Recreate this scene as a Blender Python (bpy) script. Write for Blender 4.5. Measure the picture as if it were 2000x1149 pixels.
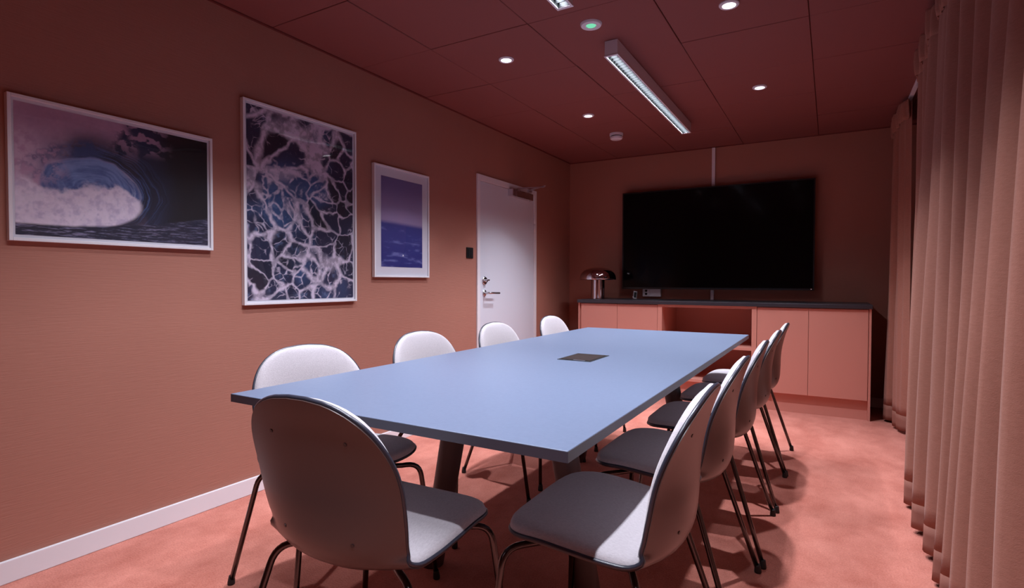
import bpy, bmesh, math, random
import numpy as np
from mathutils import Vector, Matrix

for o in list(bpy.data.objects):
    bpy.data.objects.remove(o)
random.seed(7)
np.random.seed(7)
SC = bpy.context.scene
COL = SC.collection

# ------------------------------------------------------------------ camera
def make_camera():
    yaw, pitch, roll = map(math.radians, (30.1308, -1.2985, 0.107))
    F = Vector((-math.sin(yaw)*math.cos(pitch), math.cos(yaw)*math.cos(pitch), math.sin(pitch)))
    R = Vector((math.cos(yaw), math.sin(yaw), 0)); U = R.cross(F)
    R2 = R*math.cos(roll)+U*math.sin(roll); U2 = -R*math.sin(roll)+U*math.cos(roll)
    m = Matrix((R2, U2, -F)).transposed().to_4x4()
    m.translation = (2.4329, 0.1468, 1.0377)
    cd = bpy.data.cameras.new('camera'); cd.sensor_width = 36; cd.sensor_fit = 'HORIZONTAL'
    cd.lens = 1070.62/2000*36; cd.clip_start = 0.02
    o = bpy.data.objects.new('camera', cd); COL.objects.link(o); o.matrix_world = m
    SC.camera = o
make_camera()

# ------------------------------------------------------------------ light, exposure
vs = SC.view_settings
vs.view_transform = 'Standard'; vs.look = 'None'; vs.gamma = 1.0; vs.use_curve_mapping = False
vs.exposure = -0.08
SC.display_settings.display_device = 'sRGB'
LIGHT_COL = (0.86, 0.89, 1.0)
DOWN_W = 11.0        # each recessed downlight
DOWN_SPREAD = math.radians(92)
LINE_W = 20.0       # each linear luminaire (before its louvre)
world = bpy.data.worlds.new('world'); SC.world = world; world.use_nodes = True
world.node_tree.nodes['Background'].inputs[0].default_value = (0.01, 0.012, 0.02, 1)
world.node_tree.nodes['Background'].inputs[1].default_value = 0.3

# ------------------------------------------------------------------ room measures (metres)
H, D, XR, YF = 2.303, 5.576, 3.06, -0.9
TX0, TY0, TS = 0.531, 1.336, 0.6     # ceiling grid

# ------------------------------------------------------------------ materials
def srgb(*c):
    f = lambda v: (v/255/12.92 if v/255 <= .04045 else ((v/255+.055)/1.055)**2.4)
    return tuple(f(v) for v in c)+(1.0,)

def mat(name, col, rough=.5, metal=0, spec=.5, coat=0, bump=None, var=None, sheen=0, trans=0):
    """bump=(kind, scale(xyz), strength, distance); var=(scale, colour2, contrast)"""
    m = bpy.data.materials.new(name); m.use_nodes = True
    nt = m.node_tree; b = nt.nodes['Principled BSDF']
    c = col if len(col) == 4 else tuple(col)+(1,)
    b.inputs['Base Color'].default_value = c
    b.inputs['Roughness'].default_value = rough
    b.inputs['Metallic'].default_value = metal
    b.inputs['Specular IOR Level'].default_value = spec
    b.inputs['Coat Weight'].default_value = coat
    b.inputs['Coat Roughness'].default_value = .08
    b.inputs['Sheen Weight'].default_value = sheen
    tc = nt.nodes.new('ShaderNodeTexCoord')
    def mapped(scale):
        mp = nt.nodes.new('ShaderNodeMapping'); mp.inputs['Scale'].default_value = scale
        nt.links.new(tc.outputs['Object'], mp.inputs['Vector']); return mp.outputs[0]
    if var:
        sc, c2, lo, hi = var
        n = nt.nodes.new('ShaderNodeTexNoise'); n.inputs['Scale'].default_value = 1; n.inputs['Detail'].default_value = 6
        n.inputs['Roughness'].default_value = .65
        nt.links.new(mapped(sc), n.inputs['Vector'])
        r = nt.nodes.new('ShaderNodeValToRGB')
        r.color_ramp.elements[0].position = lo; r.color_ramp.elements[0].color = c
        r.color_ramp.elements[1].position = hi; r.color_ramp.elements[1].color = c2 if len(c2) == 4 else tuple(c2)+(1,)
        nt.links.new(n.outputs[0], r.inputs[0]); nt.links.new(r.outputs[0], b.inputs['Base Color'])
    if bump:
        sc, st, dist = bump
        n = nt.nodes.new('ShaderNodeTexNoise'); n.inputs['Scale'].default_value = 1; n.inputs['Detail'].default_value = 3
        nt.links.new(mapped(sc), n.inputs['Vector'])
        bp = nt.nodes.new('ShaderNodeBump'); bp.inputs['Strength'].default_value = st; bp.inputs['Distance'].default_value = dist
        nt.links.new(n.outputs[0], bp.inputs['Height']); nt.links.new(bp.outputs[0], b.inputs['Normal'])
    if trans:
        t = nt.nodes.new('ShaderNodeBsdfTranslucent'); t.inputs[0].default_value = c
        mx = nt.nodes.new('ShaderNodeMixShader'); mx.inputs[0].default_value = trans
        nt.links.new(b.outputs[0], mx.inputs[1]); nt.links.new(t.outputs[0], mx.inputs[2])
        nt.links.new(mx.outputs[0], nt.nodes['Material Output'].inputs[0])
    return m

def emis(name, col, st):
    m = bpy.data.materials.new(name); m.use_nodes = True; nt = m.node_tree
    nt.nodes.remove(nt.nodes['Principled BSDF'])
    e = nt.nodes.new('ShaderNodeEmission'); e.inputs[0].default_value = tuple(col)+(1,); e.inputs[1].default_value = st
    nt.links.new(e.outputs[0], nt.nodes['Material Output'].inputs[0]); return m

def glass_pane(name, wob=.0, dist=.01, scale=6, rough=0.0):
    m = bpy.data.materials.new(name); m.use_nodes = True; nt = m.node_tree
    nt.nodes.remove(nt.nodes['Principled BSDF'])
    t = nt.nodes.new('ShaderNodeBsdfTransparent'); t.inputs[0].default_value = (.97, .97, .98, 1)
    g = nt.nodes.new('ShaderNodeBsdfGlossy'); g.inputs['Roughness'].default_value = rough
    fr = nt.nodes.new('ShaderNodeFresnel'); fr.inputs[0].default_value = 1.5
    mx = nt.nodes.new('ShaderNodeMixShader')
    ge = nt.nodes.new('ShaderNodeNewGeometry'); mu = nt.nodes.new('ShaderNodeMath'); mu.operation = 'MULTIPLY_ADD'
    mu.inputs[1].default_value = -1; mu.inputs[2].default_value = 1
    m2 = nt.nodes.new('ShaderNodeMath'); m2.operation = 'MULTIPLY'
    nt.links.new(ge.outputs['Backfacing'], mu.inputs[0]); nt.links.new(mu.outputs[0], m2.inputs[0]); nt.links.new(fr.outputs[0], m2.inputs[1])
    nt.links.new(m2.outputs[0], mx.inputs[0]); nt.links.new(t.outputs[0], mx.inputs[1]); nt.links.new(g.outputs[0], mx.inputs[2])
    nt.links.new(mx.outputs[0], nt.nodes['Material Output'].inputs[0])
    if wob:
        tc = nt.nodes.new('ShaderNodeTexCoord'); n = nt.nodes.new('ShaderNodeTexNoise')
        n.inputs['Scale'].default_value = scale; n.inputs['Detail'].default_value = 0
        nt.links.new(tc.outputs['Object'], n.inputs['Vector'])
        bp = nt.nodes.new('ShaderNodeBump'); bp.inputs['Strength'].default_value = wob; bp.inputs['Distance'].default_value = dist
        nt.links.new(n.outputs[0], bp.inputs['Height']); nt.links.new(bp.outputs[0], g.inputs['Normal'])
    return m

def print_mat(name):
    m = bpy.data.materials.new(name); m.use_nodes = True; nt = m.node_tree
    b = nt.nodes['Principled BSDF']; b.inputs['Roughness'].default_value = .6
    a = nt.nodes.new('ShaderNodeVertexColor'); a.layer_name = 'print'
    nt.links.new(a.outputs[0], b.inputs['Base Color']); return m

M = {}
M['wall'] = mat('wallpaper_terracotta', (0.385, 0.166, 0.122), .75, spec=.25, bump=((25, 12, 260), .25, .004),
                var=((1.2, 1.2, 1.2), (0.365, 0.156, 0.115), .35, .7))
def carpet_mat():
    m = bpy.data.materials.new('carpet_red'); m.use_nodes = True; nt = m.node_tree; b = nt.nodes['Principled BSDF']
    b.inputs['Roughness'].default_value = .95; b.inputs['Specular IOR Level'].default_value = .1; b.inputs['Sheen Weight'].default_value = .2
    tc = nt.nodes.new('ShaderNodeTexCoord')
    def noise(sc, det, rough=.6):
        mp = nt.nodes.new('ShaderNodeMapping'); mp.inputs['Scale'].default_value = sc; nt.links.new(tc.outputs['Object'], mp.inputs[0])
        n = nt.nodes.new('ShaderNodeTexNoise'); n.inputs['Scale'].default_value = 1; n.inputs['Detail'].default_value = det; n.inputs['Roughness'].default_value = rough
        nt.links.new(mp.outputs[0], n.inputs['Vector']); return n.outputs[0]
    def math_(op, a, v):
        k = nt.nodes.new('ShaderNodeMath'); k.operation = op; nt.links.new(a, k.inputs[0])
        if isinstance(v, (int, float)): k.inputs[1].default_value = v
        else: nt.links.new(v, k.inputs[1])
        return k.outputs[0]
    big = noise((4.5, 3.2, 3), 5, .7); fine = noise((170, 170, 170), 3)
    mixv = math_('ADD', math_('MULTIPLY', big, .6), math_('MULTIPLY', fine, .4))
    r = nt.nodes.new('ShaderNodeValToRGB'); e = r.color_ramp.elements
    e[0].position = .36; e[0].color = (.42, .115, .078, 1); e[1].position = .66; e[1].color = (.70, .27, .205, 1)
    nt.links.new(mixv, r.inputs[0]); nt.links.new(r.outputs[0], b.inputs['Base Color'])
    bp = nt.nodes.new('ShaderNodeBump'); bp.inputs['Strength'].default_value = .7; bp.inputs['Distance'].default_value = .006
    nt.links.new(fine, bp.inputs['Height']); nt.links.new(bp.outputs[0], b.inputs['Normal'])
    return m
M['carpet'] = carpet_mat()
M['ceil'] = mat('ceiling_tile_wine', (0.235, 0.076, 0.068), .8, spec=.2, bump=((300, 300, 300), .15, .002))
M['groove'] = mat('ceiling_grid_wine', (0.16, 0.035, 0.03), .8, spec=.2)
M['white'] = mat('white_paint', (.74, .72, .76), .45)
M['door'] = mat('white_door_laminate', (.62, .64, .72), .4)
M['doorline'] = mat('door_gap_grey', (.15, .14, .17), .6)
M['table'] = mat('blue_linoleum', (0.112, 0.140, 0.212), .36, spec=.5, bump=((350, 350, 350), .08, .001),
                 var=((90, 90, 90), (0.126, 0.157, 0.235), .35, .7))
M['table_edge'] = mat('edge_shade_blue', (.055, .056, .078), .4)  # shade of the unlit table edge put into a darker colour
M['table_leg'] = mat('plum_brown_lacquer', (.055, .035, .035), .45)
M['fabric'] = mat('light_grey_wool', (.40, .36, .385), .9, spec=.15, sheen=.2, bump=((700, 500, 700), .5, .002),
                  var=((260, 120, 260), (.50, .46, .485), .3, .7))
M['shell'] = mat('taupe_plastic', (.072, .044, .042), .33, spec=.6, bump=((500, 500, 500), .05, .001))
M['rim'] = mat('dark_rim', (.03, .03, .045), .3)
M['steel_black'] = mat('black_chrome', (.10, .085, .085), .18, metal=1)
M['rubber'] = mat('black_rubber', (.012, .011, .012), .6)
M['screw'] = mat('dark_screw', (.03, .02, .02), .4)
M['cab'] = mat('cabinet_terracotta', (0.60, 0.255, 0.20), .5, spec=.3)
M['cab_edge'] = mat('cabinet_edge', (0.62, 0.27, 0.21), .5, spec=.3)
M['worktop'] = mat('worktop_charcoal', (.035, .03, .038), .35, spec=.4)
M['tvframe'] = mat('tv_bezel_black', (.008, .008, .009), .3)
M['tvscreen'] = mat('tv_screen_black', (.004, .003, .004), .10, spec=.12)
M['chrome'] = mat('smoked_chrome', (.55, .48, .52), .07, metal=1)
M['steel'] = mat('brushed_steel', (.62, .60, .62), .25, metal=1)
M['alu'] = mat('aluminium', (.70, .72, .80), .3, metal=1)
M['black'] = mat('black_plastic', (.012, .012, .013), .5, spec=.25)
M['plastic_white'] = mat('white_plastic', (.72, .68, .74), .4)
M['plastic_grey'] = mat('grey_plastic', (.40, .38, .42), .4)
M['housing'] = mat('luminaire_white_enamel', (.62, .55, .60), .4)
M['louvre'] = mat('louvre_grey_enamel', (.014, .0155, .016), .3, spec=.1)
M['green'] = emis('sensor_green_glow', (.25, .9, .55), .9)
M['lens'] = emis('downlight_lens', (.97, .95, 1.0), 6)
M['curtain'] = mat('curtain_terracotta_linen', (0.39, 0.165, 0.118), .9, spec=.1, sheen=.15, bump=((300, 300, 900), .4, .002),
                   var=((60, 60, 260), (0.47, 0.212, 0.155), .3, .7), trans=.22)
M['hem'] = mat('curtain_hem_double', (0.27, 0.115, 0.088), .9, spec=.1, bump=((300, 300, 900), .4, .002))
M['glass'] = glass_pane('picture_glass', .35, .012, 3.2)
M['winglass'] = glass_pane('window_glass')
M['night'] = mat('dark_outside', (.01, .012, .02), .9)
M['print'] = print_mat('photo_print')
M['mat_board'] = mat('mat_board_white', (.72, .70, .75), .8)

# ------------------------------------------------------------------ mesh helpers
def link(name, me, m, parent=None, smooth=False):
    o = bpy.data.objects.new(name, me); COL.objects.link(o)
    if m is not None:
        me.materials.clear(); me.materials.append(M[m] if isinstance(m, str) else m)
    if smooth:
        for p in me.polygons: p.use_smooth = True
    if parent is not None: o.parent = parent
    return o

def bm_obj(name, bm, m, parent=None, smooth=False):
    bmesh.ops.recalc_face_normals(bm, faces=bm.faces)
    me = bpy.data.meshes.new(name); bm.to_mesh(me); bm.free()
    return link(name, me, m, parent, smooth)

def add_box(bm, x0, x1, y0, y1, z0, z1, bev=0):
    t = bmesh.new()
    v = [t.verts.new((x, y, z)) for x in (x0, x1) for y in (y0, y1) for z in (z0, z1)]
    for f in ((0, 1, 3, 2), (4, 6, 7, 5), (0, 4, 5, 1), (2, 3, 7, 6), (0, 2, 6, 4), (1, 5, 7, 3)):
        t.faces.new([v[i] for i in f])
    if bev:
        bmesh.ops.bevel(t, geom=list(t.edges), offset=bev, segments=2, affect='EDGES', profile=.5)
    bmesh.ops.recalc_face_normals(t, faces=t.faces)
    me = bpy.data.meshes.new('tmp'); t.to_mesh(me); t.free(); bm.from_mesh(me); bpy.data.meshes.remove(me)

def box(name, x0, x1, y0, y1, z0, z1, m, parent=None, bev=0):
    bm = bmesh.new(); add_box(bm, x0, x1, y0, y1, z0, z1, bev); return bm_obj(name, bm, m, parent)

def add_tube(bm, pts, r, seg=10, closed=False, cap=True):
    pts = [Vector(p) for p in pts]; n = len(pts)
    rr = r if isinstance(r, (list, tuple)) else [r]*n
    rings = []; prev = None
    for i, p in enumerate(pts):
        if closed: t = pts[(i+1) % n]-pts[i-1]
        else: t = pts[min(i+1, n-1)]-pts[max(i-1, 0)]
        t.normalize()
        if prev is None:
            a = Vector((0, 0, 1)) if abs(t.z) < .9 else Vector((1, 0, 0))
            u = t.cross(a).normalized()
        else:
            u = (prev-t*prev.dot(t)).normalized()
        prev = u; w = t.cross(u)
        rings.append([bm.verts.new(p+(u*math.cos(k*2*math.pi/seg)+w*math.sin(k*2*math.pi/seg))*rr[i]) for k in range(seg)])
    m = n if closed else n-1
    for i in range(m):
        a, b = rings[i], rings[(i+1) % n]
        for k in range(seg):
            bm.faces.new((a[k], a[(k+1) % seg], b[(k+1) % seg], b[k]))
    if cap and not closed:
        bm.faces.new(rings[0][::-1]); bm.faces.new(rings[-1])

def tube(name, pts, r, m, parent=None, seg=10, closed=False):
    bm = bmesh.new(); add_tube(bm, pts, r, seg, closed); return bm_obj(name, bm, m, parent, True)

def lathe(name, prof, c, m, parent=None, seg=40, axis='z', smooth=True):
    bm = bmesh.new(); rings = []
    for r, h in prof:
        rings.append([bm.verts.new((max(r, 1e-5)*math.cos(2*math.pi*k/seg), max(r, 1e-5)*math.sin(2*math.pi*k/seg), h)) for k in range(seg)])
    for a, b in zip(rings, rings[1:]):
        for k in range(seg): bm.faces.new((a[k], a[(k+1) % seg], b[(k+1) % seg], b[k]))
    bm.faces.new(rings[0][::-1]); bm.faces.new(rings[-1])
    if axis == 'x': bmesh.ops.rotate(bm, verts=bm.verts, cent=(0, 0, 0), matrix=Matrix.Rotation(math.pi/2, 3, 'Y'))
    if axis == 'y': bmesh.ops.rotate(bm, verts=bm.verts, cent=(0, 0, 0), matrix=Matrix.Rotation(-math.pi/2, 3, 'X'))
    bmesh.ops.translate(bm, verts=bm.verts, vec=c)
    o = bm_obj(name, bm, m, parent, smooth)
    if smooth: sharpen(o)
    return o

def sharpen(o, deg=35):
    me = o.data; bm = bmesh.new(); bm.from_mesh(me)
    for e in bm.edges:
        if len(e.link_faces) == 2 and e.calc_face_angle(0) > math.radians(deg): e.smooth = False
    bm.to_mesh(me); bm.free()

def tag(o, label=None, cat=None, group=None, kind=None):
    if label: o['label'] = label
    if cat: o['category'] = cat
    if group: o['group'] = group
    if kind: o['kind'] = kind
    return o

def thing(name, loc, label, cat, group=None, rz=0, kind=None):
    o = bpy.data.objects.new(name, None); COL.objects.link(o); o.location = loc; o.rotation_euler = (0, 0, rz)
    o.empty_display_size = .05
    return tag(o, label, cat, group, kind)

def copy_tree(o, parent=None):
    c = o.copy(); COL.objects.link(c); c.parent = parent
    for ch in o.children: copy_tree(ch, c)
    return c

def arc(p0, p1, p2, n=7):
    """quadratic bezier points"""
    p0, p1, p2 = Vector(p0), Vector(p1), Vector(p2)
    return [p0*(1-t)**2+p1*2*t*(1-t)+p2*t*t for t in [i/(n-1) for i in range(n)]]

# ------------------------------------------------------------------ the room
tag(box('floor', -.1, XR+.1, YF-.1, D+.1, -.08, 0, 'carpet'), 'rust red mottled carpet covering the meeting room floor', 'floor', kind='structure')
# left wall with a door opening
DA, DB, DZ = 3.772, 4.783, 1.894
bm = bmesh.new()
add_box(bm, -.12, 0, YF-.1, DA+.01, 0, H+.1); add_box(bm, -.12, 0, DB-.01, D+.1, 0, H+.1); add_box(bm, -.12, 0, DA+.01, DB-.01, DZ-.01, H+.1)
add_box(bm, -.2, -.12, DA-.1, DB+.1, 0, DZ+.1)
tag(bm_obj('wall_left', bm, 'wall'), 'terracotta papered long wall with pictures and white door', 'wall', kind='structure')
tag(box('wall_back', -.12, XR+.12, D, D+.12, 0, H+.1, 'wall'), 'terracotta end wall behind the black television', 'wall', kind='structure')
tag(box('wall_front', -.12, XR+.12, YF-.12, YF, 0, H+.1, 'wall'), 'terracotta end wall behind the viewer', 'wall', kind='structure')
WY0, WY1, WZ0, WZ1 = 1.0, 5.15, .85, 2.14
bm = bmesh.new()
add_box(bm, XR, XR+.2, YF-.1, WY0, 0, H+.1); add_box(bm, XR, XR+.2, WY1, D+.1, 0, H+.1)
add_box(bm, XR, XR+.2, WY0, WY1, 0, WZ0); add_box(bm, XR, XR+.2, WY0, WY1, WZ1, H+.1)
tag(bm_obj('wall_right', bm, 'wall'), 'terracotta window wall behind the curtains', 'wall', kind='structure')
w = thing('window_1', (XR+.1, WY0, WZ0), 'dark night window with white frame behind the curtains', 'window', kind='structure')
def inloc(o):   # parent keeps its own offset: shift mesh into the parent's frame
    o.data.transform(Matrix.Translation(-o.parent.location)); return o
bm = bmesh.new()
add_box(bm, XR+.08, XR+.14, WY0, WY1, WZ0, WZ0+.06); add_box(bm, XR+.08, XR+.14, WY0, WY1, WZ1-.06, WZ1)
for yy in np.linspace(WY0+.03, WY1-.03, 5): add_box(bm, XR+.08, XR+.14, yy-.03, yy+.03, WZ0+.06, WZ1-.06)
inloc(bm_obj('window_frame', bm, 'white', w))
ys = np.linspace(WY0+.03, WY1-.03, 5)
for a, b in zip(ys, ys[1:]): inloc(box('pane', XR+.105, XR+.111, a+.03, b-.03, WZ0+.06, WZ1-.06, 'winglass', w))
inloc(box('window_sill', XR-.005, XR+.08, WY0, WY1, WZ0-.02, WZ0, 'white', w))
inloc(box('outside', XR+.19, XR+.2, WY0, WY1, WZ0, WZ1, 'night', w))

# ceiling: carrier plus separate tiles
ceil = tag(box('ceiling', -.1, XR+.1, YF-.1, D+.1, H+.012, H+.1, 'groove'), 'dark wine red suspended tile ceiling', 'ceiling', kind='structure')
xs = [0.012]+[TX0+i*TS for i in range(5)]+[XR]
ylo = TY0; 
while ylo-TS > YF: ylo -= TS
yl = [YF]+[ylo+k*TS for k in range(20) if ylo+k*TS < D-.05]+[D-.012]
G = .0018
tile_cache = {}
for i, (a, b) in enumerate(zip(xs, xs[1:])):
    for j, (c, d) in enumerate(zip(yl, yl[1:])):
        key = (round(b-a, 3), round(d-c, 3))
        if key not in tile_cache:
            bm = bmesh.new(); sx, sy = (b-a)/2-G, (d-c)/2-G; B = .002
            low = [bm.verts.new((s*(sx-B), t*(sy-B), 0)) for s, t in ((-1, -1), (1, -1), (1, 1), (-1, 1))]
            mid = [bm.verts.new((s*sx, t*sy, B)) for s, t in ((-1, -1), (1, -1), (1, 1), (-1, 1))]
            up = [bm.verts.new((s*sx, t*sy, .011)) for s, t in ((-1, -1), (1, -1), (1, 1), (-1, 1))]
            bm.faces.new(low)
            for p, q in ((low, mid), (mid, up)):
                for k in range(4): bm.faces.new((p[k], p[(k+1) % 4], q[(k+1) % 4], q[k]))
            bmesh.ops.recalc_face_normals(bm, faces=bm.faces)
            for f in bm.faces:
                if f.calc_center_median().z < .001 and f.normal.z > 0: bmesh.ops.reverse_faces(bm, faces=bm.faces[:]); break
            me = bpy.data.meshes.new('ceiling_tile'); bm.to_mesh(me); bm.free(); me.materials.append(M['ceil']); tile_cache[key] = me
        o = bpy.data.objects.new('ceiling_tile', tile_cache[key]); COL.objects.link(o); o.parent = ceil
        o.location = ((a+b)/2, (c+d)/2, H+random.uniform(-.0016, .0016))
        o.rotation_euler = (random.uniform(-.0015, .0015), random.uniform(-.0015, .0015), 0)
# shadow trims along the walls
tag(box('trim_1', 0, .014, YF, D, H-.006, H+.012, 'groove'), 'dark wine ceiling edge profile along the picture wall', 'trim', kind='structure')
tag(box('trim_2', .014, XR, D-.014, D, H-.006, H+.012, 'groove'), 'dark wine ceiling edge profile above the television wall', 'trim', kind='structure')
# baseboards
def baseboard(name, x0, x1, y0, y1, label):
    return tag(box(name, x0, x1, y0, y1, 0, .079, 'white', bev=.003), label, 'baseboard', kind='structure')
baseboard('baseboard_left', 0, .013, YF, DA, 'white baseboard along the picture wall')
baseboard('baseboard_left_far', 0, .013, DB, D, 'white baseboard between the door and the far corner')
baseboard('baseboard_back', .013, XR, D-.013, D, 'white baseboard at the foot of the television wall')
baseboard('baseboard_right', XR-.013, XR, YF, D-.013, 'white baseboard under the curtained window')

# ------------------------------------------------------------------ door
d = thing('door_1', (0, DA, 0), 'white flush door with lever handle and overhead closer', 'door', kind='structure')
FW = .042
bm = bmesh.new()
add_box(bm, -.06, .012, DA, DA+FW, 0, DZ, .002); add_box(bm, -.06, .012, DB-FW, DB, 0, DZ, .002); add_box(bm, -.06, .012, DA+FW, DB-FW, DZ-.048, DZ, .002)
inloc(bm_obj('door_frame', bm, 'white', d))
inloc(box('door_gap', -.075, -.06, DA+FW, DB-FW, 0, DZ-.048, 'doorline', d))
leaf = inloc(box('door_leaf', -.055, .002, DA+FW+.004, DB-FW-.003, .006, DZ-.052, 'door', d, .0015))
LY = 3.885
def sub(o): return inloc(o)
inloc(lathe('lock_rosette', [(.0, 0), (.034, 0), (.034, .006), (.029, .012), (.012, .013), (.011, .03), (0, .03)], (.002, LY, 1.045), 'steel', d, 28, 'x'))
inloc(box('thumb_turn', .030, .040, LY-.006, LY+.026, 1.043, 1.055, 'steel', d, .002))
inloc(lathe('handle_rosette', [(.0, 0), (.026, 0), (.026, .006), (.022, .010), (.010, .011), (.010, .03), (0, .03)], (.002, LY, .945), 'steel', d, 28, 'x'))
inloc(tube('door_handle', [(.02, LY, .945)]+arc((.045, LY, .945), (.062, LY, .945), (.062, LY+.02, .945), 5)+[(.062, LY+.14, .942)], [.009]*6+[.0085], 'steel', d, 12))
for k, hz in enumerate((1.505, .25)):
    inloc(tube('hinge', [(.010, DB-FW+.001, hz), (.010, DB-FW+.001, hz+.075)], .009, 'white', d, 10))
    inloc(tube('hinge_pin', [(.010, DB-FW+.001, hz+.078), (.010, DB-FW+.001, hz+.155)], .0085, 'white', d, 10))
# overhead closer and folding arm
cb = inloc(box('closer_body', .003, .052, 4.335, 4.640, 1.782, 1.842, 'steel', d, .004))
o = box('closer_end_cap', .002, .055, 4.262, 4.334, 1.780, 1.844, 'alu', d, .006); inloc(o)
inloc(tube('closer_valve', [(.028, 4.60, 1.783), (.028, 4.60, 1.770)], .007, 'steel', d))
inloc(lathe('closer_pivot', [(0, 0), (.016, 0), (.016, .018), (0, .018)], (.028, 4.40, 1.842), 'steel', d, 20))
bm = bmesh.new()
def bar(bm, p, q, w, h):
    p, q = Vector(p), Vector(q); t = (q-p).normalized(); n = t.cross(Vector((0, 0, 1))).normalized()*w/2; u = Vector((0, 0, h/2))
    v = [bm.verts.new(a+b*n+c*u) for a in (p, q) for b in (-1, 1) for c in (-1, 1)]
    for f in ((0, 1, 3, 2), (4, 6, 7, 5), (0, 4, 5, 1), (2, 3, 7, 6), (0, 2, 6, 4), (1, 5, 7, 3)): bm.faces.new([v[i] for i in f])
bar(bm, (.028, 4.40, 1.866), (.250, 4.47, 1.869), .022, .008)
inloc(bm_obj('closer_arm', bm, 'alu', d))
bm = bmesh.new(); bar(bm, (.255, 4.47, 1.879), (.018, 4.62, 1.879), .018, .008)
inloc(bm_obj('closer_forearm', bm, 'alu', d))
inloc(box('closer_bracket', .011, .03, 4.60, 4.66, 1.862, 1.888, 'alu', d, .003))

# light switch
s = thing('light_switch', (0, 3.675, 1.26), 'square black light switch beside the white door', 'light switch')
inloc(box('switch_frame', 0.0005, .009, 3.632, 3.718, 1.218, 1.302, 'black', s, .002))
for a, b in ((3.645, 3.674), (3.676, 3.705)): inloc(box('rocker', .009, .013, a, b, 1.231, 1.289, 'black', s, .001))

# ------------------------------------------------------------------ pictures
def vnoise(x, y, seed=0):
    rng = np.random.RandomState(seed); T = rng.rand(256, 256)
    xi, yi = np.floor(x).astype(int), np.floor(y).astype(int); fx, fy = x-xi, y-yi
    fx = fx*fx*(3-2*fx); fy = fy*fy*(3-2*fy)
    g = lambda a, b: T[a % 256, b % 256]
    return (g(xi, yi)*(1-fx)+g(xi+1, yi)*fx)*(1-fy)+(g(xi, yi+1)*(1-fx)+g(xi+1, yi+1)*fx)*fy
def fbm(x, y, o=5, seed=0, gain=.5):
    s = 0; a = 1; t = 0
    for k in range(o): s = s+a*vnoise(x*2**k+17*k, y*2**k+5*k, seed+k); t += a; a *= gain
    return s/t
def sst(a, b, x):
    t = np.clip((x-a)/(b-a), 0, 1); return t*t*(3-2*t)
def lin(*c): return np.array(srgb(*c)[:3])
def mixc(A, B, m): return A*(1-m[..., None])+B*m[..., None]

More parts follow.
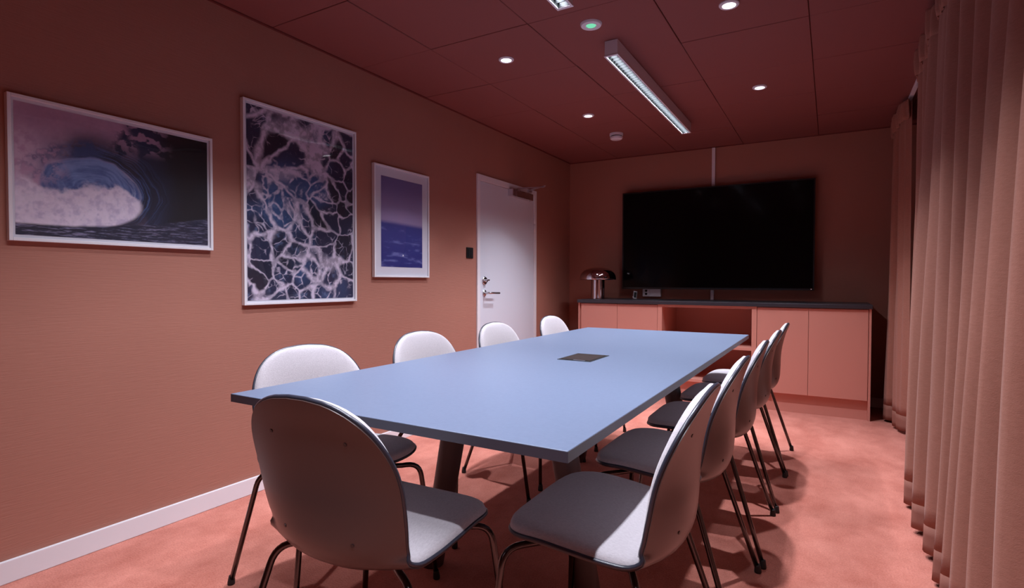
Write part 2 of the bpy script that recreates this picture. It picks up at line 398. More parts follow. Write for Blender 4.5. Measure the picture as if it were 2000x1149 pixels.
def art_wave(u, v):
    n1 = fbm(u*9, v*6, 6, 1); n2 = fbm(u*30, v*20, 5, 11, .6); n3 = fbm(u*90, v*60, 3, 31)
    C = np.zeros(u.shape+(3,)); sky = lin(196, 158, 184)
    C[:] = sky; C = mixc(C, lin(168, 138, 170)+0*C, sst(.2, .9, n1)*.5)
    # dark wave face on the right
    edge = .55-.10*(v-.75)+.10*(n1-.5)+.05*(n2-.5)
    dk = sst(-.03, .05, u-edge)*sst(.08, .2, v+.15*u)
    body = mixc(lin(44, 52, 88)+0*C, lin(20, 16, 24)+0*C, sst(.55, .82, u+.1*(n1-.5)))
    C = mixc(C, body, dk)
    # spray falling over the crest
    cr = np.exp(-((u-.54-.3*(v-.9))/.06)**2)*sst(.62, .8, v)
    C = mixc(C, lin(40, 48, 82)+0*C, np.clip(cr*1.5, 0, 1)*sst(.42, .55, n2))
    sp = sst(.5, .62, fbm(u*22+7, v*20, 5, 57))*sst(.72, .85, v)*sst(.5, .56, u)*(1-sst(.66, .8, u))
    C = mixc(C, lin(190, 152, 178)+0*C, sp*.8)
    # tube: ellipse with swirling streaks
    wu = .10*(fbm(u*5+3, v*4, 4, 101)-.5); wv = .10*(fbm(u*5+8, v*4+5, 4, 103)-.5)
    du, dv = (u+wu-.36)/.245, (v+wv-.40)/.265
    e = np.sqrt(du*du+dv*dv); th = np.arctan2(dv, du)
    st = fbm(th*2.2+4, e*20, 4, 71); st2 = fbm(th*1.1+9, e*48, 4, 83, .6)
    ring = sst(.92, 1.04, e)*(1-sst(1.2, 2.1, e))*sst(-.75, .05, du+.3*dv+.1)
    rc = mixc(lin(26, 28, 50)+0*C, lin(80, 104, 158)+0*C, sst(.46, .72, .4*st+.6*st2)*(1-sst(1.05, 1.75, e)*.9))
    C = mixc(C, rc, np.clip(ring, 0, 1)*.97)
    arcb = np.exp(-((e-1.25)/.24)**2)*sst(.45, -.1, du)*sst(-.35, .2, dv)
    C = mixc(C, lin(56, 72, 118)+0*C, np.clip(arcb*1.7, 0, 1)*sst(.40, .54, .6*n2+.4*n1)*.95)
    lsp = np.exp(-(((u-.12)/.10)**2+((v-.44)/.16)**2))
    C = mixc(C, lin(70, 84, 128)+0*C, np.clip(lsp*1.2, 0, 1)*sst(.47, .57, n2))
    inn = 1-sst(.92, 1.05, e)
    ic = mixc(lin(72, 94, 148)+0*C, lin(124, 146, 196)+0*C, sst(.3, .75, .5*st+.5*n1+.25*dv-.1))
    ic = mixc(ic, lin(176, 184, 214)+0*C, sst(.72, 1.0, e)*sst(.25, .8, du)*sst(.38, .62, st2))
    C = mixc(C, ic, inn)
    # foam pile at the foot
    top = .36+.10*np.exp(-((u-.48)/.07)**2)+.06*np.exp(-((u-.33)/.08)**2)+.10*(n2-.5)+.10*(n1-.5)+.12*sst(.16, .0, u)
    er = np.sqrt(((u-.18)/.42)**2+((v-.30)/.24)**2)
    fo = sst(.03, -.03, v-top)*sst(1.03, .94, er)
    C = mixc(C, mixc(lin(236, 222, 236)+0*C, lin(206, 192, 216)+0*C, sst(.4, .75, n2)), fo)
    # rolling mist on the far left
    ms = sst(.30, .0, u+.25*(n1-.5))*sst(.35, .5, v)*(1-sst(.7, .9, v))
    C = mixc(C, lin(210, 178, 200)+0*C, ms*sst(.35, .6, n2))
    # dark rippled sea
    lim = .085+.17*u*u+.02*(n1-.5)
    se = sst(.012, -.012, v-lim)
    rp = fbm(u*18, v*120, 4, 91, .6)
    C = mixc(C, mixc(lin(34, 34, 56)+0*C, lin(150, 144, 176)+0*C, sst(.48, .8, rp)*(1-.55*u)), se)
    return C*(.94+.12*(n3[..., None]-.5))

def vor(x, y, n, seed, ax, ay):
    rng = np.random.RandomState(seed); P = rng.rand(n, 2)*np.array([ax+.4, ay+.4])-.2
    f1 = np.full(x.shape, 9.); f2 = f1.copy(); ident = np.zeros(x.shape)
    for k, (a, b) in enumerate(P):
        dd = np.sqrt((x-a)**2+(y-b)**2); m = dd < f1
        f2 = np.where(m, f1, np.minimum(f2, dd)); ident = np.where(m, k, ident); f1 = np.where(m, dd, f1)
    return f1, f2, (ident*0.61803) % 1
def art_foam(u, v):
    x, y = u*.7, v*1.0
    wx = x+.09*(fbm(x*5, y*5, 4, 3)-.5)+.03*(fbm(x*22, y*22, 3, 13)-.5); wy = y+.09*(fbm(x*5+9, y*5, 4, 23)-.5)+.03*(fbm(x*22+9, y*22, 3, 33)-.5)
    a1, a2, i1 = vor(wx, wy, 110, 5, .7, 1.); b1, b2, i2 = vor(wx, wy, 620, 6, .7, 1.)
    n = fbm(x*5, y*5, 5, 44); nf = fbm(x*40, y*40, 4, 55, .6); n2 = fbm(x*3.2+3, y*3.2, 3, 66)
    band = np.exp(-((u-.62+.5*(v-.5)-.35*(fbm(v*5, u*0, 2, 4)-.5))/.16)**2)
    w1 = .008+.034*sst(.35, .75, n)*(.5+band)+.012*sst(.55, .9, v)
    v1 = 1-sst(w1*.15, w1*1.5, (a2-a1)+.016*(nf-.5))
    w2 = .0035+.013*sst(.45, .75, n2)
    v2 = (1-sst(w2*.3, w2*1.2, b2-b1))*sst(.40, .62, .6*n+.4*nf)
    C = np.zeros(u.shape+(3,))
    C[:] = lin(36, 40, 70)
    C = mixc(C, lin(62, 92, 140)+0*C, sst(.45, .75, n2)*.9)
    C = mixc(C, lin(18, 18, 34)+0*C, sst(.55, .9, i1)*.7)
    C = mixc(C, lin(120, 140, 180)+0*C, sst(.50, .8, nf)*sst(.45, .7, n)*.5)
    vein = np.clip(np.maximum(v1, v2*.85), 0, 1)*(.5+.5*sst(.3, .62, nf))
    C = mixc(C, lin(222, 208, 226)+0*C, vein)
    C = mixc(C, lin(205, 180, 205)+0*C, sst(.56, .75, .5*n+.5*nf)*sst(.6, .9, v)*.6)
    return C
def art_sea(u, v):
    n = fbm(u*6, v*40, 4, 8); n2 = fbm(u*4+2*v, v*14, 4, 18); C = np.zeros(u.shape+(3,))
    C[:] = lin(116, 106, 156); C = mixc(C, lin(160, 140, 178)+0*C, sst(1.0, .5, v))
    sea = mixc(lin(60, 62, 134)+0*C, lin(42, 44, 118)+0*C, sst(.45, .0, v))
    sea = mixc(sea, lin(112, 116, 176)+0*C, sst(.52, .75, .5*n+.5*n2)*.8)
    hz = .495+.02*(u-.5)*-1
    C = mixc(C, sea, sst(.03, -.03, v-hz))
    boat = np.exp(-(((u-.51)/.011)**2+((v-.135)/.007)**2)); C = mixc(C, lin(250, 250, 250)+0*C, np.clip(boat*1.4, 0, 1))
    wake = np.exp(-(((u-.51)/.035)**2+((v-.122)/.004)**2)); C = mixc(C, lin(150, 150, 200)+0*C, wake*.5)
    return C

def picture(name, label, ya, yb, za, zb, art, nu, nv, fw, matw, loc_x=0.0):
    p = thing(name, (0, (ya+yb)/2, za), label, 'picture', 'framed sea photographs')
    dep = .024
    fr = []
    for (a, b, c, e) in ((ya, ya+fw, za, zb), (yb-fw, yb, za, zb), (ya+fw, yb-fw, za, za+fw), (ya+fw, yb-fw, zb-fw, zb)):
        inloc(box('frame_bar', .0008, dep, a, b, c, e, 'white', p, .0012))
    inloc(box('mat_board', .0008, .0135, ya+fw, yb-fw, za+fw, zb-fw, 'mat_board', p))
    my, mz = fw+matw[0], fw+matw[1]
    a, b, c, e = ya+my, yb-my, za+mz, zb-mz
    U, V = np.meshgrid(np.linspace(0, 1, nu), np.linspace(0, 1, nv))
    Cc = np.clip(art(U, V), 0, 1)
    co = np.stack([np.full(U.shape, .0145), a+(b-a)*U, c+(e-c)*V], -1).reshape(-1, 3)
    idx = np.arange(nu*nv).reshape(nv, nu)
    # seen from +x looking to -x, +y runs to the right
    q = np.stack([idx[:-1, :-1], idx[:-1, 1:], idx[1:, 1:], idx[1:, :-1]], -1).reshape(-1, 4)
    me = bpy.data.meshes.new('print'); me.vertices.add(len(co)); me.vertices.foreach_set('co', co.astype(np.float32).ravel())
    me.loops.add(q.size); me.loops.foreach_set('vertex_index', q.astype(np.int32).ravel())
    me.polygons.add(len(q)); me.polygons.foreach_set('loop_start', np.arange(0, q.size, 4, dtype=np.int32))
    me.update(calc_edges=True)
    at = me.color_attributes.new('print', 'FLOAT_COLOR', 'POINT')
    at.data.foreach_set('color', np.concatenate([Cc.reshape(-1, 3), np.ones((nu*nv, 1))], 1).astype(np.float32).ravel())
    inloc(link('print', me, 'print', p))
    inloc(box('glass', .0185, .0205, ya+fw, yb-fw, za+fw, zb-fw, 'glass', p))
    return p
picture('framed_wave_photograph', 'white framed landscape photograph of a curling wave, widest picture', .9015, 1.6135, 1.1752, 1.6769, art_wave, 380, 270, .011, (.009, .011))
picture('framed_foam_photograph', 'tall white framed photograph of white sea foam on dark water', 1.7635, 2.4797, .9215, 1.9094, art_foam, 270, 370, .011, (.011, .011))
picture('framed_sea_photograph', 'smallest white framed photograph, calm violet sea with wide white mat', 2.6256, 3.1548, 1.0638, 1.7632, art_sea, 110, 180, .011, (.055, .055))

# ------------------------------------------------------------------ ceiling fixtures
def lamp_data(name, kind, power, **kw):
    l = bpy.data.lights.new(name, kind); l.energy = power; l.color = LIGHT_COL
    for k, v in kw.items(): setattr(l, k, v)
    return l
def luminaire(y0, y1, label):
    x0, x1, z0 = 1.392, 1.462, 2.222
    t = thing('linear_luminaire', ((x0+x1)/2, (y0+y1)/2, z0), label, 'ceiling light', 'linear ceiling luminaires')
    bm = bmesh.new(); w = .004
    add_box(bm, x0, x0+w, y0, y1, z0, H-.004); add_box(bm, x1-w, x1, y0, y1, z0, H-.004)
    add_box(bm, x0+w, x1-w, y0, y0+w, z0, H-.004); add_box(bm, x0+w, x1-w, y1-w, y1, z0, H-.004)
    add_box(bm, x0+w, x1-w, y0+w, y1-w, z0+.036, H-.004)
    inloc(bm_obj('housing', bm, 'housing', t))
    bm = bmesh.new(); lw = .007   # flange round the louvre
    add_box(bm, x0-.003, x0+lw, y0-.003, y1+.003, z0-.003, z0); add_box(bm, x1-lw, x1+.003, y0-.003, y1+.003, z0-.003, z0)
    add_box(bm, x0+lw, x1-lw, y0-.003, y0+.012, z0-.003, z0); add_box(bm, x0+lw, x1-lw, y1-.012, y1+.003, z0-.003, z0)
    inloc(bm_obj('flange', bm, 'plastic_white', t))
    bm = bmesh.new(); n = int((y1-y0-.03)/.036)
    for k in range(n+1):
        y = y0+.015+(y1-y0-.03)*k/n
        add_box(bm, x0+.008, x1-.008, y-.0012, y+.0012, z0+.001, z0+.019)
    o = inloc(bm_obj('louvre_blades', bm, 'louvre', t)); o['kind'] = 'stuff'
    for x in (x0+.0055, x1-.0055): inloc(box('reflector', x-.0015, x+.0015, y0+w, y1-w, z0+.001, z0+.030, 'louvre', t))
    for sx in (-1, 1):      # two lamp strips tilted outwards: a batwing light distribution
        l = bpy.data.objects.new('lamp', lamp_data('linear_lamp', 'AREA', LINE_W, shape='RECTANGLE', size=.020, size_y=y1-y0-.03, spread=math.radians(104)))
        COL.objects.link(l); l.parent = t; l.location = (sx*-.012, 0, .0225); l.rotation_euler = (0, sx*-math.radians(27), 0)
    return t
luminaire(2.905, 4.640, 'long white linear ceiling light with louvre, seen whole')
luminaire(.600, 2.335, 'white linear ceiling light cut off by the top edge of the picture')

def downlight(x, y, label):
    t = thing('recessed_downlight', (x, y, H), label, 'downlight', 'recessed downlights')
    t.location.z = H-.002
    lathe('trim_ring', [(.030, -.006), (.040, -.006), (.044, -.001), (.044, .006), (.030, .006)], (0, 0, 0), 'plastic_white', t, 36)
    lathe('lens', [(0, -.0022), (.0295, -.0022), (.0295, .002), (0, .002)], (0, 0, 0), 'lens', t, 36)
    l = bpy.data.objects.new('lamp', lamp_data('downlight_lamp', 'AREA', DOWN_W, shape='DISK', size=.052, spread=DOWN_SPREAD))
    COL.objects.link(l); l.parent = t; l.location = (0, 0, -.004)
    return t
# ring must be an annulus: rebuilt as open ring (no end caps across the lens)
def ring_mesh():
    bm = bmesh.new(); seg = 36; prof = [(.030, .004), (.030, -.006), (.040, -.0065), (.044, -.002), (.044, .004)]
    rings = [[bm.verts.new((r*math.cos(2*math.pi*k/seg), r*math.sin(2*math.pi*k/seg), h)) for k in range(seg)] for r, h in prof]
    for a, b in zip(rings, rings[1:]+rings[:1]):
        for k in range(seg): bm.faces.new((a[k], a[(k+1) % seg], b[(k+1) % seg], b[k]))
    bmesh.ops.recalc_face_normals(bm, faces=bm.faces)
    me = bpy.data.meshes.new('trim_ring'); bm.to_mesh(me); bm.free(); me.materials.append(M['plastic_white']); return me
RING = ring_mesh()
for x, y, lb in ((.822, 2.852, 'bright recessed downlight above the sea photographs, left of the linear light'),
                 (.826, 4.066, 'bright recessed downlight near the round smoke detector'),
                 (2.021, 4.050, 'bright recessed downlight right of the linear light'),
                 (2.018, 2.825, 'large bright recessed downlight at the top edge of the picture'),
                 (.826, 1.640, 'recessed downlight near the picture wall, above the frame of view'),
                 (2.020, .432, 'recessed downlight on the curtain side, over the viewer'),
                 (2.020, 1.630, 'recessed downlight above the nearest right-hand chair, outside the frame')):
    t = downlight(x, y, lb)
    for c in t.children:
        if c.name.startswith('trim_ring'):
            old = c.data; c.data = RING

t = thing('presence_sensor', (1.402, 2.69, H), 'round white ceiling sensor glowing green in the middle', 'sensor')
lathe('sensor_ring', [(.022, -.004), (.027, -.012), (.048, -.012), (.053, -.004), (.053, .001), (.022, .001)], (0, 0, 0), 'plastic_white', t, 36)
lathe('sensor_lens', [(0, -.017), (.012, -.0155), (.020, -.0125), (.024, -.008), (.024, .0)], (0, 0, 0), 'green', t, 28)
t = thing('smoke_detector', (.836, 4.668, H), 'round white smoke detector with dark gap on the ceiling', 'smoke detector')
lathe('detector_base', [(0, 0), (.057, 0), (.057, -.018), (.050, -.020), (0, -.020)], (0, 0, 0), 'plastic_white', t, 36)
lathe('vent_gap', [(0, -.020), (.046, -.020), (.046, -.028), (0, -.028)], (0, 0, 0), 'black', t, 36)
lathe('detector_cap', [(0, -.028), (.053, -.028), (.054, -.034), (.050, -.046), (.040, -.052), (0, -.053)], (0, 0, 0), 'plastic_white', t, 36)

# ------------------------------------------------------------------ cabinet run
CY = 4.998; CT = .838
def cabinet(x0, x1, doors, label):
    c = thing('cabinet', ((x0+x1)/2, D-.3, 0), label, 'cabinet', 'terracotta cabinets under the television')
    bm = bmesh.new()
    add_box(bm, x0, x1, CY+.019, D-.02, .152, CT)
    inloc(bm_obj('body', bm, 'cab', c))
    inloc(box('plinth', x0, x1, CY+.035, CY+.05, 0, .152, 'cab', c))
    for a, b in doors:
        inloc(box('door', a+.0012, b-.0012, CY, CY+.018, .150, CT-.006, 'cab', c, .0012))
    return c
c1 = cabinet(.366, 1.110, ((.380, .738), (.738, 1.110)), 'terracotta two-door cabinet at the left end, under the mushroom lamp')
inloc(box('side_panel', .352, .3655, CY, D-.02, 0, CT, 'cab', c1))
c2 = cabinet(1.921, 2.686, ((1.921, 2.291), (2.291, 2.684)), 'terracotta two-door cabinet at the right end, next to the curtain')
inloc(box('side_panel', 2.6865, 2.702, CY+.001, D-.02, 0, CT, 'cab', c2))
n = thing('open_shelf_unit', (1.515, D-.3, 0), 'open terracotta shelf unit between the two door cabinets', 'shelf unit')
inloc(box('upright', 1.112, 1.150, CY-.002, D-.02, .0, CT, 'cab_edge', n))
inloc(box('upright', 1.882, 1.919, CY-.002, D-.02, .0, CT, 'cab_edge', n))
inloc(box('top_rail', 1.150, 1.882, CY-.002, D-.02, CT-.022, CT, 'cab', n))
inloc(box('back_panel', 1.150, 1.882, D-.05, D-.025, .06, CT-.022, 'cab', n))
inloc(box('shelf', 1.150, 1.882, CY, D-.05, .475, .495, 'cab_edge', n))
inloc(box('bottom_shelf', 1.150, 1.882, CY, D-.05, .178, .200, 'cab_edge', n))
inloc(box('plinth', 1.150, 1.882, CY+.035, CY+.05, 0, .178, 'cab', n))
tag(box('worktop', .345, 2.708, CY-.018, D-.001, CT, CT+.032, 'worktop', bev=.003), 'long charcoal worktop on the terracotta cabinets', 'worktop')
WT = CT+.032

# television
t = thing('television', (1.463, 5.50, .967), 'large black wall-mounted television, switched off', 'television')
xa, xb, za, zb, yf = .613, 2.314, .967, 1.927, 5.498
bm = bmesh.new(); bw = .011
for a, b, c, e in ((xa, xa+bw, za, zb), (xb-bw, xb, za, zb), (xa+bw, xb-bw, za, za+.016), (xa+bw, xb-bw, zb-bw, zb)): add_box(bm, a, b, yf, yf+.03, c, e)
inloc(bm_obj('bezel', bm, 'tvframe', t))
inloc(box('screen', xa+bw, xb-bw, yf+.003, yf+.02, za+.016, zb-bw, 'tvscreen', t))
inloc(box('back_cover', xa+.02, xb-.02, yf+.03, yf+.045, za+.02, zb-.02, 'tvframe', t, .004))
inloc(box('wall_mount', 1.2, 1.73, yf+.045, D, 1.2, 1.7, 'tvframe', t))
inloc(tube('corner_badge', [(xb-.02, yf+.001, za+.008), (xb-.02, yf-.003, za+.008)], .010, 'steel', t))
# cable covers
tag(box('cable_cover', 1.457, 1.487, D-.018, D, 1.93, H-.007, 'plastic_white', bev=.003), 'white cable cover strip running from the ceiling down to the television', 'cable cover')
tag(box('cable_cover', 1.457, 1.487, D-.018, D, WT, .962, 'plastic_white', bev=.003), 'short white cable cover strip between television and worktop', 'cable cover')
# wall socket box
s = thing('wall_socket', (.903, D, .93), 'white double wall socket half hidden under the television', 'wall socket')
inloc(box('socket_plate', .813, .885, D-.042, D, .892, .972, 'plastic_white', s, .003))
inloc(box('cover_plate', .886, .993, D-.042, D, .892, .972, 'plastic_white', s, .003))
for zc in (.918, .949): inloc(tube('socket_hole', [(.849, D-.0415, zc), (.849, D-.0435, zc)], .012, 'black', s, 16))
inloc(box('divider', .816, .882, D-.046, D-.042, .929, .938, 'plastic_white', s))
# clicker leaning against the wall
r = thing('remote_control', (.775, 5.40, WT), 'small dark remote control standing upright beside the wall socket', 'remote control')
bm = bmesh.new(); add_box(bm, -.017, .017, -.006, .006, 0, .078, .003); b1 = bm_obj('remote_body', bm, 'plastic_grey', r); b1.rotation_euler = (math.radians(-12), math.radians(8), .5)
bm = bmesh.new(); add_box(bm, -.012, .012, -.0075, -.0055, .012, .066); b2 = bm_obj('keypad', bm, 'black', r); b2.rotation_euler = b1.rotation_euler
o = lathe('wheel_button', [(0, 0), (.006, 0), (.006, .003), (0, .003)], (0, 0, 0), 'plastic_white', r, 16, 'y'); o.location = (-.012, -.012, .02)

# mushroom lamp
t = thing('mushroom_lamp', (.462, 5.22, WT), 'chrome mushroom table lamp on the left end of the worktop', 'table lamp')
lathe('lamp_base', [(0, 0), (.071, 0), (.072, .004), (.070, .010), (0, .010)], (0, 0, 0), 'chrome', t, 48)
lathe('lamp_stem', [(0, .010), (.067, .010), (.067, .235), (0, .235)], (0, 0, 0), 'chrome', t, 48)
prof = []
for k in range(25):
    a = math.pi/2*k/24; prof.append((.176*math.sin(a)**.80 if k else 0, .190+.118*math.cos(a)**.85 if k < 24 else .190))
inner = [(r_*.985, z_-.004) for r_, z_ in prof[::-1]]
bmv = bmesh.new(); seg = 56; pr2 = prof[1:]+inner[:-1]
rings = [[bmv.verts.new((rr*math.cos(2*math.pi*k/seg), rr*math.sin(2*math.pi*k/seg), zz)) for k in range(seg)] for rr, zz in pr2]
for a, b in zip(rings, rings[1:]):
    for k in range(seg): bmv.faces.new((a[k], a[(k+1) % seg], b[(k+1) % seg], b[k]))
bmv.faces.new(rings[0]); bmv.faces.new(rings[-1])
bm_obj('lamp_shade', bmv, 'chrome', t, True)

# ------------------------------------------------------------------ table
TA, TB, TC, TD, TZ = .975, 2.012, 1.081, 3.715, .72
t = thing('conference_table', ((TA+TB)/2, (TC+TD)/2, 0), 'long blue conference table with slanted dark legs', 'table')
inloc(box('tabletop', TA, TB, TC, TD, TZ-.0225, TZ, 'table', t, .0012))
for a, b, c, e in ((TA-.0006, TB+.0006, TC-.0008, TC+.002), (TA-.0006, TB+.0006, TD-.002, TD+.0008), (TA-.0008, TA+.002, TC, TD), (TB-.002, TB+.0008, TC, TD)):
    inloc(box('edge_shade_band', a, b, c, e, TZ-.0225, TZ-.0012, 'table_edge', t))  # thin bands carrying the painted edge shade
cxm = (TA+TB)/2
for sy in (1.725, TC+TD-1.725):
    for sx in (-1, 1):
        bm = bmesh.new(); a = Vector((cxm+sx*.312, sy, 0)); b = Vector((cxm+sx*.182, sy+(.0), TZ-.045)); seg = 28
        r0 = [bm.verts.new(a+Vector((.040*math.cos(k*2*math.pi/seg), .040*math.sin(k*2*math.pi/seg), 0))) for k in range(seg)]
        r1 = [bm.verts.new(b+Vector((.046*math.cos(k*2*math.pi/seg), .046*math.sin(k*2*math.pi/seg), 0))) for k in range(seg)]
        for k in range(seg): bm.faces.new((r0[k], r0[(k+1) % seg], r1[(k+1) % seg], r1[k]))
        bm.faces.new(r0); bm.faces.new(r1)
        o = bm_obj('leg', bm, 'table_leg', t, True); sharpen(o); inloc(o)
    inloc(box('leg_bracket', cxm-.27, cxm+.27, sy-.05, sy+.05, TZ-.045, TZ-.0225, 'table_leg', t))
inloc(box('frame_beam', cxm-.03, cxm+.03, 1.75, TC+TD-1.75, TZ-.055, TZ-.0225, 'table_leg', t))
# flush cable box set in the table top
p = inloc(box('cable_tray', 1.472, 1.617, 2.170, 2.385, TZ+.0002, TZ+.0014, 'black', t))
inloc(box('tray_lid', 1.482, 1.607, 2.190, 2.365, TZ+.0014, TZ+.0024, mat('tray_mesh', (.022, .013, .012), .6, spec=.15, bump=((40, 400, 40), .6, .003)), t))
inloc(box('tray_edge', 1.540, 1.590, 2.176, 2.184, TZ+.0014, TZ+.003, 'alu', t))

# ------------------------------------------------------------------ chairs
def catmull(cp, n):
    cp = np.array(cp, float); out = []
    seg = len(cp)-1
    P = np.vstack([2*cp[0]-cp[1], cp, 2*cp[-1]-cp[-2]])
    for k in range(n):
        x = k/(n-1)*seg; i = min(int(x), seg-1); f = x-i
        a, b, c, e = P[i], P[i+1], P[i+2], P[i+3]
        out.append(.5*((2*b)+(-a+c)*f+(2*a-5*b+4*c-e)*f*f+(-a+3*b-3*c+e)*f**3))
    return np.array(out)

def build_chair_meshes():
    #        y      z     hw    wrap
    cp = [(.226, .444, .218, .000), (.185, .457, .222, .000), (.110, .459, .225, .002), (.030, .449, .225, .006),
          (-.040, .435, .221, .013), (-.100, .422, .212, .026), (-.148, .430, .203, .046), (-.174, .472, .200, .055),
          (-.180, .540, .207, .046), (-.181, .605, .210, .034), (-.188, .665, .210, .024), (-.202, .730, .208, .014), (-.225, .799, .207, .006)]
    dense = catmull(cp, 600)
    seg = np.sqrt((np.diff(dense[:, :2], axis=0)**2).sum(1)); S = np.concatenate([[0], np.cumsum(seg)]); L = S[-1]
    nr, nc = 64, 25
    k = np.linspace(0, 1, nr)
    s = L*(.5-.5*np.cos(np.pi*k))*.55+L*k*.45      # denser rows near both ends
    s[0], s[-1] = L*.0008, L*(1-.0006)
    row = np.stack([np.interp(s, S, dense[:, j]) for j in range(4)], 1)
    ta = np.gradient(row[:, :2], axis=0); ta /= np.linalg.norm(ta, axis=1)[:, None]
    nrm = np.stack([ta[:, 1], -ta[:, 0]], 1)        # inward (up on the seat, forward on the back)
    hw = row[:, 2].copy()
    zf, zt = .105, .205
    for i in range(nr):
        if s[i] < zf: q = (zf-s[i])/zf; hw[i] *= max(0, 1-q**2.9)**(1/2.9)
        if s[i] > L-zt: q = (s[i]-(L-zt))/zt; hw[i] *= max(0, 1-q**2.45)**(1/2.45)
    tt = np.linspace(-1, 1, nc); tt = np.sign(tt)*(1-(1-np.abs(tt))**1.25)
    P = np.zeros((nr, nc, 3))
    frac = hw/row[:, 2]
    for i in range(nr):
        lat = tt*hw[i]; e = np.abs(tt*frac[i])**2.2*row[i, 3]
        P[i, :, 0] = lat; P[i, :, 1] = row[i, 0]+nrm[i, 0]*e; P[i, :, 2] = row[i, 1]+nrm[i, 1]*e
    du = np.gradient(P, axis=0); dv = np.gradient(P, axis=1)
    N = np.cross(dv, du); N /= np.maximum(np.linalg.norm(N, axis=2), 1e-9)[..., None]
    # orient: on the seat the inner side looks up
    if N[nr//5, nc//2, 2] < 0: N = -N
    # ends are nearly degenerate: borrow normals from the neighbours
    for a, b in ((0, 2), (1, 2), (nr-1, nr-3), (nr-2, nr-3)): N[a] = N[b][nc//2]
    qt = np.abs(tt)[None, :]*np.ones((nr, 1))
    qs = np.zeros((nr, 1)); 
    for i in range(nr): qs[i] = max(1-s[i]/.05, 1-(L-s[i])/.05, 0)
    edge = np.clip((np.maximum(qt, 0)**9+qs**2.4), 0, 1)
    puff = np.sqrt(np.clip(1-edge**1.6, 0, 1))
    def closed(A, B):
        me = bpy.data.meshes.new('m'); nvt = nr*nc
        vs_ = np.vstack([A.reshape(-1, 3), B.reshape(-1, 3)]); F = []
        id_ = lambda i, j: i*nc+j
        for i in range(nr-1):
            for j in range(nc-1):
                F.append((id_(i, j), id_(i, j+1), id_(i+1, j+1), id_(i+1, j)))
                F.append(tuple(nvt+q for q in (id_(i, j), id_(i+1, j), id_(i+1, j+1), id_(i, j+1))))
        ring = [(i, 0) for i in range(nr)]+[(nr-1, j) for j in range(1, nc)]+[(i, nc-1) for i in range(nr-2, -1, -1)]+[(0, j) for j in range(nc-2, 0, -1)]
        for a, b in zip(ring, ring[1:]+ring[:1]):
            F.append((id_(*a), id_(*b), nvt+id_(*b), nvt+id_(*a)))
        me.from_pydata(vs_.tolist(), [], F); me.update()
        bm = bmesh.new(); bm.from_mesh(me); bmesh.ops.recalc_face_normals(bm, faces=bm.faces)
        for e in bm.edges:
            if len(e.link_faces) == 2 and e.calc_face_angle(0) > math.radians(55): e.smooth = False
        for f in bm.faces: f.smooth = True
        bm.to_mesh(me); bm.free(); return me
    shell = closed(P+N*.001, P-N*.0065)
    pad = closed(P+N*.0015, P+N*(.006+.016*puff)[..., None])
    ring = [P[i, 0] for i in range(nr)]+[P[i, nc-1] for i in range(nr-1, -1, -1)]
    rn = [N[i, 0] for i in range(nr)]+[N[i, nc-1] for i in range(nr-1, -1, -1)]
    bm = bmesh.new(); add_tube(bm, [Vector(p+q*.001) for p, q in zip(ring, rn)], .0052, 8, True)
    bmesh.ops.recalc_face_normals(bm, faces=bm.faces)
    rim = bpy.data.meshes.new('rim'); bm.to_mesh(rim); bm.free()
    for p in rim.polygons: p.use_smooth = True
    # screw spots on the outside of the back
    scr = []
    for sv, tv in ((.60*.74, .52), (.60*.74, -.52), (.88*.74, .60), (.88*.74, -.60)):
        i = int(np.argmin(abs(s-sv/.74*L))); j = int(np.argmin(abs(tt-tv)))
        scr.append((Vector(P[i, j]-N[i, j]*.0065), Vector(-N[i, j])))
    return shell, pad, rim, scr
SHELL, PAD, RIM, SCR = build_chair_meshes()

def make_chair():
    c = thing('conference_chair', (0, 0, 0), 'x', 'chair', 'upholstered shell chairs round the blue table')
    link('shell', SHELL, 'shell', c)
    link('upholstery', PAD, 'fabric', c); link('edge_piping', RIM, 'rim', c)
    for p, nn in SCR:
        bm = bmesh.new(); add_tube(bm, [p-nn*.001, p+nn*.0012], .0042, 10); bm_obj('screw', bm, 'screw', c)
    for sx in (-1, 1):
        for fy, by, ins in ((.237, .206, .085), (-.237, -.112, -.02)):
            foot = (sx*.256, fy, .012); knee = Vector((sx*.207, by, .412 if by > 0 else .400))
            f = Vector(foot); up = (knee-f).normalized()
            inner = Vector((sx*.155, by-(.03 if by > 0 else -.025), .408))
            pts = [f, f+(knee-f)*.4]+arc(knee-up*.045, knee, knee+(inner-knee)*.75, 7)+[inner, Vector((sx*.05, ins, .408))]
            leg = tube('leg', pts, .0085, 'steel_black', c, 12)
            g = tube('glide', [(sx*.2568, fy*1.002, 0), (sx*.2565, fy*1.002, .006), (sx*.2545, fy, .026), (sx*.254, fy, .03)], [.0115, .0122, .0100, .0092], 'rubber', leg, 12)
    bm = bmesh.new(); add_box(bm, -.075, .075, -.075, .125, .402, .414, .004); bm_obj('seat_mount', bm, 'rubber', c)
    return c
chair0 = make_chair()
PI = math.pi
R = math.radians
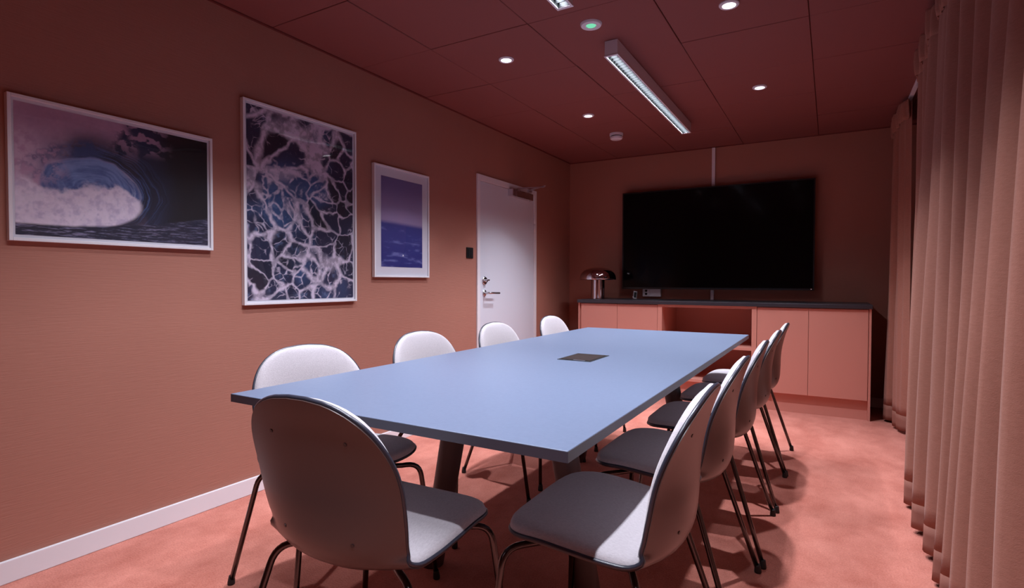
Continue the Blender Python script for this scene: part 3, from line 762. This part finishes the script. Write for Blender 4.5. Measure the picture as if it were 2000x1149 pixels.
chairs = [  # x, y, rotation, label   (local +y is where the sitter faces)
    (1.485, 1.115, R(2), 'chair at the near head of the table, its dark shell back towards the viewer'),
    (.965, 1.46, R(-104), 'nearest white upholstered chair on the picture-wall side of the table'),
    (.972, 2.142, R(-96), 'second chair from the viewer on the picture-wall side of the table'),
    (.973, 2.818, R(-92), 'chair in front of the white door, third on the picture-wall side'),
    (.975, 3.545, R(-91), 'farthest chair on the picture-wall side, between door and cabinets'),
    (1.983, 1.445, R(90.5), 'nearest chair on the curtain side, grey seat half in table shadow'),
    (1.985, 2.005, R(90), 'second chair from the viewer on the curtain side of the table'),
    (1.993, 2.555, R(91), 'third and middle chair on the curtain side of the table'),
    (2.000, 3.115, R(90), 'fourth chair from the viewer on the curtain side of the table'),
    (2.003, 3.655, R(90), 'farthest chair on the curtain side, closest to the cabinets'),
]
for i, (x, y, rz, lb) in enumerate(chairs):
    c = chair0 if i == 0 else copy_tree(chair0)
    c.location = (x, y, 0); c.rotation_euler = (0, 0, rz); c['label'] = lb

# ------------------------------------------------------------------ curtains
def curtain(label, knots, ztop, zbot, leanfun, ampfun, xc, name='curtain', hemh=.105, ny=8):
    """knots: list of (y, x) alternating peaks and valleys at the hem; smooth curve between"""
    kn = np.array(knots, float); n = (len(kn)-1)*ny+1
    # cosine interpolation between knots with a slightly fuller fold
    yb, xb = [], []
    for i in range(len(kn)-1):
        for k in range(ny):
            f = k/ny; g = .5-.5*math.cos(math.pi*f)
            yb.append(kn[i, 0]+(kn[i+1, 0]-kn[i, 0])*f); xb.append(kn[i, 1]+(kn[i+1, 1]-kn[i, 1])*g)
    yb.append(kn[-1, 0]); xb.append(kn[-1, 1]); yb, xb = np.array(yb), np.array(xb)
    zs = np.concatenate([np.linspace(ztop, zbot+hemh, 34), np.linspace(zbot+hemh, zbot, 4)[1:]])
    t = thing(name, (xc, float(yb.mean()), 0), label, 'curtain', 'terracotta window curtains')
    t.location = (0, 0, 0)
    rng = np.random.RandomState(len(knots))
    ph = rng.rand(4)*6
    co = []
    for z in zs:
        h = (ztop-z)/(ztop-zbot)                      # 0 top .. 1 bottom
        A = ampfun(h)
        y = leanfun(yb, h)+.012*np.sin(2.2*z+ph[0]+yb*3)*h
        x = xc+(xb-xc)*A+.006*np.sin(yb*37+ph[1]+1.5*z)+.005*np.sin(yb*61+ph[2]-2*z)
        co.append(np.stack([x, y, np.full_like(x, z)+(.004*np.sin(yb*9+ph[3]) if z < zbot+.02 else 0)], 1))
    co = np.array(co); nz, nn = co.shape[:2]; ih = nz-4
    def sheet(nm, a, b, off, m):
        sub_ = co[a:b].copy(); sub_[..., 0] += off; rr = sub_.shape[0]
        F = [(i*nn+j, i*nn+j+1, (i+1)*nn+j+1, (i+1)*nn+j) for i in range(rr-1) for j in range(nn-1)]
        me = bpy.data.meshes.new(nm); me.from_pydata(sub_.reshape(-1, 3).tolist(), [], F); me.update()
        o = link(nm, me, m, t, True)
        so = o.modifiers.new('thickness', 'SOLIDIFY'); so.thickness = .0025; so.offset = 0
        return o
    sheet('fabric', 0, ih+1, 0, 'curtain')
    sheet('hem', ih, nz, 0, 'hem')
    # gathered heading tape with fine pleats
    y0, y1 = co[0, 0, 1], co[0, -1, 1]; npl = int(abs(y1-y0)/.0065)
    yy_ = np.linspace(y0, y1, npl); rows = []
    xt = np.interp(yy_, co[0, :, 1], co[0, :, 0])
    for z, am in ((ztop+.012, .006), (ztop, .010), (ztop-.045, .012), (ztop-.09, .010), (ztop-.12, .004)):
        rows.append(np.stack([xc+(xt-xc)*.9-.014+am*np.sin(yy_*2*math.pi/.042+z*9), yy_, np.full(npl, z)], 1))
    rows = np.array(rows)
    F = [(i*npl+j, i*npl+j+1, (i+1)*npl+j+1, (i+1)*npl+j) for i in range(4) for j in range(npl-1)]
    me = bpy.data.meshes.new('heading'); me.from_pydata(rows.reshape(-1, 3).tolist(), [], F); me.update()
    o = link('pleated_heading', me, 'curtain', t, True); so = o.modifiers.new('thickness', 'SOLIDIFY'); so.thickness = .003; so.offset = 0
    return t
pk = [.35, .58, .80, 1.03, 1.27, 1.49, 1.69, 1.90, 2.10, 2.28, 2.47, 2.69, 2.94, 3.24, 3.50, 3.74]
vx = 2.885; kn = [(.22, 2.86)]
for i, y in enumerate(pk):
    px = 2.745 if y < 3.3 else 2.80+.03*(y-3.5)
    kn.append((y, px))
    ynext = pk[i+1] if i+1 < len(pk) else y+.20
    kn.append((y+(ynext-y)*.58, vx-.012*((i*7) % 3)))
def lean_main(y, h): return y+(.05*(1-h)**1.5)*np.clip((y-2)/1.5, 0, 1)
curtain('large terracotta curtain in deep folds, nearest to the viewer', kn, H-.045, .022, lean_main, lambda h: .32+.68*h**.8, 2.845)
kn2 = [(4.655, 2.915), (4.72, 2.860), (4.79, 2.835), (4.93, 2.838), (4.98, 2.900), (5.02, 2.80), (5.10, 2.795), (5.17, 2.90), (5.25, 2.82), (5.36, 2.91)]
curtain('narrow terracotta curtain hanging in the corner beside the television wall', kn2, H-.045, .022, lambda y, h: y+.02*(1-h), lambda h: .45+.55*h, 2.865)
tr = thing('curtain_track', (2.89, 2.7, H), 'white ceiling curtain track above the curtains', 'curtain track')
inloc(box('rail', 2.878, 2.902, YF+.05, D-.06, H-.016, H-.001, 'plastic_white', tr, .002))
for y in (4.42, 5.08): inloc(box('glider', 2.886, 2.894, y-.006, y+.006, H-.035, H-.016, 'plastic_white', tr))
